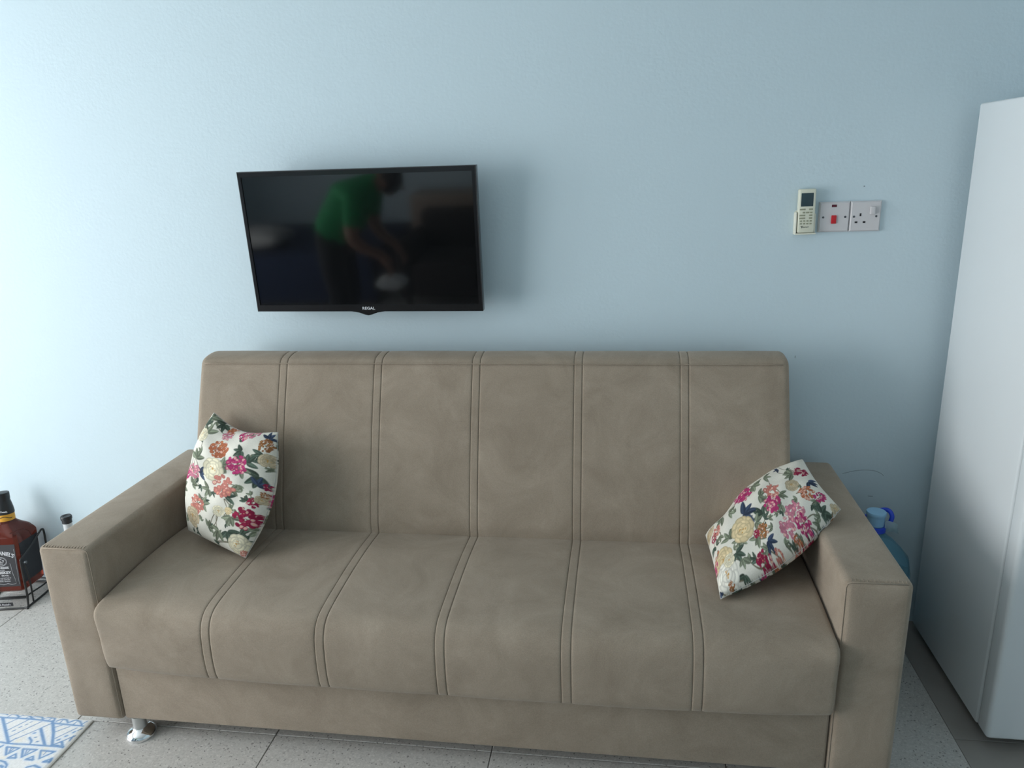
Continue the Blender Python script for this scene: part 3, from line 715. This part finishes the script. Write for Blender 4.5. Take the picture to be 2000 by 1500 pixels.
cp_ = lathe('cap', [(.0315, bh + .071), (.0318, bh + .078), (.0295, bh + .095), (.0245, bh + .118), (.0235, bh + .122), (.0245, bh + .126), (.0245, bh + .146), (.0235, bh + .150), (.018, bh + .151)], 'cap_black', bt, mtx=BM)
fl = BM @ Matrix.Translation((0, -bw - .0006, 0)) @ Matrix.Rotation(math.pi / 2, 4, 'X')
lab = box('label', -.060, .060, -.0006, .0006, .022, bh - .028, 'label_black', bt, mtx=BM @ Matrix.Translation((0, -bw, 0)))
sl = box('side_label', -.0006, .0006, -.056, .056, .03, bh - .03, 'label_black', bt, mtx=BM @ Matrix.Translation((bw, 0, 0)))
def lt(body, size, z, bend=None, bold=.0, sx=1., dx=0.0): return text_mesh('lettering', body, size, fl @ Matrix.Translation((dx, z, 0)), 'label_white', lab, bend, bold, .0004, sx)
lt("JACK DANIEL'S", .0205, .152, .10, .0005, .80)
lt('Old', .008, .1295, None, .0001); lt('No.7', .0135, .1195, None, .0003); lt('BRAND', .0055, .1105)
lt('TENNESSEE', .0108, .0955, None, .0002, 1.0); lt('SOUR MASH', .0045, .0868)
lt('WHISKEY', .0140, .0765, None, .0004, 1.1); lt('300cl   40% VOL.', .0068, .0650, None, .0002)
lt('DISTILLED AND BOTTLED BY', .0046, .0555); lt('JACK DANIEL DISTILLERY', .0046, .0490); lt('LYNCHBURG, TENNESSEE', .0046, .0425)
def on_front(pts, r, name='label_line'):
    tube(name, [fl @ Vector((px, pz, .0004)) for px, pz in pts], r, 'label_white', lab, 5)
on_front([(.022 * math.cos(a), .120 + .0155 * math.sin(a)) for a in [i * .2094 for i in range(31)]], .0006, 'oval')
on_front([(.0245 * math.cos(a), .120 + .018 * math.sin(a)) for a in [i * .2094 for i in range(31)]], .0004, 'oval')
on_front(smooth_path([(-.045, 0, 0)], 1) and [(-.046, .033), (-.03, .030), (-.015, .034), (0, .030), (.015, .034), (.03, .030), (.046, .033)], .0006)
for s_ in (-1, 1):
    on_front([(s_ * .046, .033), (s_ * .044, .05), (s_ * .038, .075), (s_ * .036, .10), (s_ * .034, .112)], .0006)
    on_front([(s_ * .056, .03), (s_ * .056, .166)], .0005)
text_mesh('lettering', "Jack Daniel's", .008, BM @ Matrix.Translation((.010, -.0312, bh + .084)) @ Matrix.Rotation(math.pi / 2, 4, 'X'), 'label_white', cp_, None, 0, .0006)
pts = [(.0312 * math.sin(a), -.0312 * math.cos(a), bh + .060 + .004 * math.sin(a * 4)) for a in [(-1.3 + i * .13) for i in range(21)]]
tube('band_scroll', [BM @ Vector(p) for p in pts], .0012, 'cap_black', bt, 5)
settle(bt)
cr_ = thing('bottle_cradle', 'black wire cradle holding the large whiskey bottle on the floor', 'stand', (-2.258, -.128, 0))
B0 = Matrix.Translation((-2.258, -.128, 0)) @ Matrix.Rotation(.185, 4, 'Z')
wr = .0038; zf = wr
hw = bw + .012
# floor frame
tube('floor_frame', [B0 @ Vector(p) for p in smooth_path([(-hw, -hw - .012, zf), (hw - .01, -hw - .012, zf), (hw, -hw, zf), (hw, hw + .0, zf), (-hw, hw, zf), (-hw, -hw, zf)], 6, True)], wr, 'wire', cr_, 8, True)
for s_ in (-1, 1):
    x_ = s_ * (hw)
    tube('side_frame', [B0 @ Vector(p) for p in smooth_path([(x_, -hw - .004, zf), (x_, -hw + .004, .05), (x_, -hw + .008, .12), (x_, -hw + .012, .178), (x_, -hw + .022, .190), (x_, 0, .205), (x_, hw - .012, .228), (x_, hw + .006, .232), (x_, hw + .016, .22), (x_, hw + .012, .16), (x_, hw + .004, .08), (x_, hw, zf)], 5)], wr, 'wire', cr_, 8)
    tube('side_frame', [B0 @ Vector(p) for p in smooth_path([(x_, -hw + .012, .178), (x_, -hw + .03, .150), (x_, -hw + .036, .08), (x_, -hw + .03, zf)], 5)], wr * .8, 'wire', cr_, 8)
    pv = lathe('pivot_bolt', [(.006, 0), (.006, .006), (.004, .008)], 'screw', cr_, seg=16, mtx=B0 @ Matrix.Translation((x_ - s_ * .002, -hw + .036, .165)) @ Matrix.Rotation(s_ * math.pi / 2, 4, 'Y'))
tube('bottle_shelf', [B0 @ Vector(p) for p in smooth_path([(-bw, -bw - .006, .036), (bw, -bw - .006, .036), (bw, -bw + .02, .034), (bw, bw + .01, .024), (-bw, bw + .01, .024), (-bw, -bw + .02, .034)], 5, True)], wr * .8, 'wire', cr_, 8, True)
tube('cross_bar', [B0 @ Vector(p) for p in [(-hw, -hw - .002, .046), (hw, -hw - .002, .046)]], wr * .8, 'wire', cr_, 8)
tube('tipping_handle', [B0 @ Vector(p) for p in smooth_path([(.030, -.012, .262), (.045, .0, .270), (.058, .02, .268), (.062, .035, .252), (.060, .045, .228)], 6)], .0024, 'wire', cr_, 8)
nb_ = box('name_plate', -.032, .032, -.001, .001, .014, .028, 'label_black', cr_, mtx=B0 @ Matrix.Translation((.0, -hw - .010, 0)))
text_mesh('lettering', "Jack Daniel's", .0095, B0 @ Matrix.Translation((0, -hw - .0115, .0208)) @ Matrix.Rotation(math.pi / 2, 4, 'X'), 'label_white', nb_, None, .0001, .0004)
settle(cr_)
# slim bottle peeping over the arm
sbt = thing('slim_bottle', 'slim bottle with flat black cap peeping over the left armrest', 'bottle', (-1.995, -.12, 0))
lathe('bottle_body', [(.034, 0), (.036, .006), (.036, .19), (.032, .22), (.018, .255), (.0155, .27), (.0155, .320)], 'pale_neck', sbt, (-1.995, -.12, 0), 32)
lathe('cap', [(.0165, .314), (.0165, .327), (.0185, .328), (.019, .331), (.019, .338), (.0175, .341), (.011, .3405), (.010, .339)], 'cap_black', sbt, (-1.995, -.12, 0), 32)
settle(sbt)

# ------------------------------------------------------------------ water jug between sofa and refrigerator
JX, JY = .760, -.165
jg = thing('water_jug', 'big translucent blue water bottle standing between sofa arm and refrigerator', 'bottle', (JX, JY, 0))
R_ = .110
pj = [(R_ - .02, 0), (R_ - .004, .01), (R_, .03)]
for k in range(4): z = .06 + k * .065; pj += [(R_, z), (R_ - .005, z + .008), (R_ - .005, z + .02), (R_, z + .028)]
pj = [p for p in pj if p[1] < .27] + [(R_, .285), (R_ - .004, .305), (.100, .335), (.078, .362), (.055, .385), (.036, .400), (.027, .410), (.025, .425), (.025, .452)]
lathe('jug_body', pj, 'jug', jg, (JX, JY, 0), 40)
lathe('collar', [(.026, .412), (.031, .414), (.031, .428), (.026, .430)], 'jug_handle', jg, (JX, JY, 0), 32)
lathe('cap', [(.0245, .432), (.0255, .434), (.0255, .462), (.0275, .463), (.0285, .466), (.0285, .472), (.027, .475), (.015, .476)], 'jug_cap', jg, (JX, JY, 0), 36)
hp = smooth_path([(JX - .025, JY + .02, .425), (JX - .028, JY + .030, .436), (JX - .004, JY + .036, .446), (JX + .018, JY + .030, .464), (JX + .038, JY + .016, .472), (JX + .047, JY + .004, .458), (JX + .040, JY, .436), (JX + .027, JY - .002, .422)], 6)
tube('carry_handle', hp, .0066, 'jug_handle', jg, 10)
vv = []
for k in range(9):
    t = k / 8; vv += [(JX + .022 + .034 * t, JY - .018 + .010 * math.sin(3 * t), .452 - .010 * t), (JX + .022 + .040 * t, JY - .020 + .010 * math.sin(3 * t), .418 - .006 * t)]
ff = [(2 * k, 2 * k + 1, 2 * k + 3, 2 * k + 2) for k in range(8)]
tg = obj('seal_film', vv, ff, 'clear_tag', jg, True); sd = tg.modifiers.new('thick', 'SOLIDIFY'); sd.thickness = .0012
settle(jg)

# ------------------------------------------------------------------ behind the photographer: what the dark screen mirrors
bed = thing('bed', 'low bed with navy blanket against the wall behind the photographer, mirrored in the television', 'bed', (-2.75, -4.1, 0))
box('bed_frame', -3.70, -1.97, -4.90, -3.57, .06, .26, 'beige_wood', bed, .01, 2)
box('mattress', -3.68, -1.97, -4.88, -3.57, .26, .42, 'pillow', bed, .04, 3)
box('blanket', -3.705, -1.95, -4.885, -3.545, .04, .445, 'navy', bed, .03, 3)
for x_ in (-3.6, -2.05):
    for y_ in (-3.65, -4.8): box('leg', x_ - .03, x_ + .03, y_ - .03, y_ + .03, 0, .07, 'beige_wood', bed)
settle(bed)
def pillow_mesh(name, cx, cy_, cz, w, d, h, material):
    n = 16; vv, ff = [], []
    for sgn in (1, -1):
        for j in range(n + 1):
            for i in range(n + 1):
                u, v = 2 * i / n - 1, 2 * j / n - 1; t = ((1 - abs(u) ** 2.5) * (1 - abs(v) ** 2.5)) ** .5
                vv.append((cx + u * w / 2, cy_ + v * d / 2, cz + sgn * h / 2 * t))
    for s in (0, 1):
        for j in range(n):
            for i in range(n):
                q = s * (n + 1) ** 2 + j * (n + 1) + i; f = (q, q + 1, q + n + 2, q + n + 1); ff.append(f if s == 0 else f[::-1])
    o = obj(name, vv, ff, material, None, True)
    bm = bmesh.new(); bm.from_mesh(o.data); bmesh.ops.remove_doubles(bm, verts=bm.verts, dist=1e-5); bm.to_mesh(o.data); bm.free(); return o
tag(pillow_mesh('bed_pillow', -3.02, -3.86, .535, .50, .42, .175, 'pillow'), 'pale grey pillow on the navy bed behind the photographer', 'pillow')
dresser = thing('dresser', 'beige wooden dresser behind the photographer, mirrored at the right of the television', 'dresser', (-1.5, -4.7, 0))
box('body', -1.86, -1.12, -4.92, -4.50, .0, .74, 'beige_wood', dresser, .006, 2)
for z_ in (.06, .285, .51):
    d_ = box('drawer', -1.83, -1.15, -4.50, -4.482, z_, z_ + .20, 'beige_wood', dresser, .004, 1); box('handle', -1.56, -1.42, -4.482, -4.466, z_ + .095, z_ + .11, 'screw', d_, .003, 1)
settle(dresser)
ac = thing('armchair', 'dark fabric armchair in front of the dresser, mirrored at the lower right of the television', 'armchair', (-1.35, -3.75, 0))
box('seat', -1.60, -1.08, -4.05, -3.42, .12, .40, 'dark_fabric', ac, .04, 3); box('backrest', -1.66, -1.02, -4.22, -4.02, .12, .70, 'dark_fabric', ac, .06, 3)
for x_ in (-1.72, -1.06): box('armrest', x_, x_ + .11, -4.12, -3.42, .10, .56, 'dark_fabric', ac, .04, 3)
for x_ in (-1.66, -1.01):
    for y_ in (-3.5, -4.1): box('leg', x_ - .02, x_ + .02, y_ - .02, y_ + .02, 0, .12, 'dark_fabric', ac)
settle(ac)

def person():
    Y = -2.42
    V, E, Rr, K = [], [], [], []          # skeleton vertices, edges, radii, material key
    def add(p, r, key, parent=None):
        V.append(Vector(p)); Rr.append(r if isinstance(r, tuple) else (r, r)); K.append(key)
        if parent is not None: E.append((parent, len(V) - 1))
        return len(V) - 1
    pel = add((-1.78, Y, .86), (.15, .15), 'trouser')
    w0 = add((-1.765, Y, .885), (.15, .155), 'green', pel); w1 = add((-1.71, Y, .96), (.14, .155), 'green', w0); w2 = add((-1.63, Y, 1.07), (.135, .165), 'green', w1); ch = add((-1.555, Y, 1.145), (.12, .17), 'green', w2)
    nk = add((-1.465, Y, 1.185), .055, 'skin', ch); h1 = add((-1.415, Y, 1.19), .075, 'skin', nk); h2 = add((-1.355, Y, 1.195), .095, 'hair', h1); h3 = add((-1.305, Y, 1.195), .075, 'hair', h2)
    ch2 = add((-1.36, Y, 1.10), .045, 'skin', h1)
    for s in (1, -1):
        hip = add((-1.79, Y + s * .095, .79), .095, 'trouser', pel); kn = add((-1.76, Y + s * .12, .46), .066, 'trouser', hip); cal = add((-1.82, Y + s * .12, .28), .056, 'trouser', kn)
        an = add((-1.86, Y + s * .12, .075), .042, 'trouser', cal); he = add((-1.87, Y + s * .12, .04), .038, 'hair', an); to = add((-1.73, Y + s * .14, .030), .030, 'hair', an)
        sh = add((-1.56, Y + s * .19, 1.09), .072, 'green', ch); el0 = add((-1.575, Y + s * .215, 1.0), .06, 'green', sh); el = add((-1.59, Y + s * .225, .87), .043, 'skin', el0)
        fa = add((-1.525, Y + s * .19, .80), .037, 'skin', el); wrst = add((-1.45, Y + s * .165, .765), .027, 'skin', fa); pm = add((-1.42, Y + s * .155, .72), (.018, .036), 'skin', wrst)
        for k in range(4):
            f1 = add((-1.40, Y + s * (.155 - .03 + .02 * k), .685), .0095, 'skin', pm); f2 = add((-1.388, Y + s * (.155 - .032 + .021 * k), .655 - .006 * (k in (1, 2))), .0085, 'skin', f1); add((-1.395, Y + s * (.155 - .032 + .021 * k), .628 - .008 * (k in (1, 2))), .0075, 'skin', f2)
        t1 = add((-1.412, Y + s * .112, .73), .011, 'skin', wrst); add((-1.395, Y + s * .095, .69), .0095, 'skin', t1)
    me = bpy.data.meshes.new('person_skeleton'); me.from_pydata(V, E, []); o = bpy.data.objects.new('person_skeleton', me); C.objects.link(o)
    sk = o.modifiers.new('skin', 'SKIN'); sk.use_smooth_shade = True
    for i, sv in enumerate(me.skin_vertices[0].data):
        sv.radius = Rr[i]; sv.use_root = (i == 0)
    ss = o.modifiers.new('sub', 'SUBSURF'); ss.levels = 2
    bpy.context.view_layer.update()
    bm_ = bpy.data.meshes.new_from_object(o.evaluated_get(bpy.context.evaluated_depsgraph_get()))
    bpy.data.objects.remove(o)
    keys = ['green', 'trouser', 'skin', 'hair']; bm_.materials.clear()
    for k in keys: bm_.materials.append(M[k])
    for p in bm_.polygons:
        best, bd = 0, 1e9
        for (a, b) in E:
            d = V[b] - V[a]; t = max(0, min(1, (p.center - V[a]).dot(d) / d.length_squared)); q = V[a] + d * t; dist = (p.center - q).length - (Rr[a][0] * (1 - t) + Rr[b][0] * t)
            if dist < bd: bd = dist; best = a if t < .45 else b
        p.material_index = keys.index(K[best]); p.use_smooth = True
    bm_.name = 'person'
    P = bpy.data.objects.new('person', bm_); C.objects.link(P)
    zmin = min(v.co.z for v in bm_.vertices)
    for v in bm_.vertices: v.co.z -= zmin
    tag(P, 'person in green shirt and black trousers bending forward, mirrored in the television screen', 'person')
    # face
    lathe('nose', [(.012, 0), (.009, .012), (.004, .02)], 'skin', P, seg=10, mtx=Matrix.Translation((-1.313, Y, 1.13 - zmin)) @ Matrix.Rotation(2.0, 4, 'Y'))
    for s in (1, -1):
        lathe('eye', [(.004, -.006), (.010, 0), (.004, .006)], 'cloth', P, seg=10, mtx=Matrix.Translation((-1.317, Y + s * .032, 1.147 - zmin)))
        lathe('ear', [(.010, -.022), (.016, 0), (.009, .022)], 'skin', P, seg=10, mtx=Matrix.Translation((-1.395, Y + s * .088, 1.17 - zmin)))
    return zmin
zmin = person()
tag(pillow_mesh('folded_cloth', -1.395, -2.27, .572, .18, .14, .10, 'cloth'), 'white cloth held in the hand of the bending person', 'cloth')
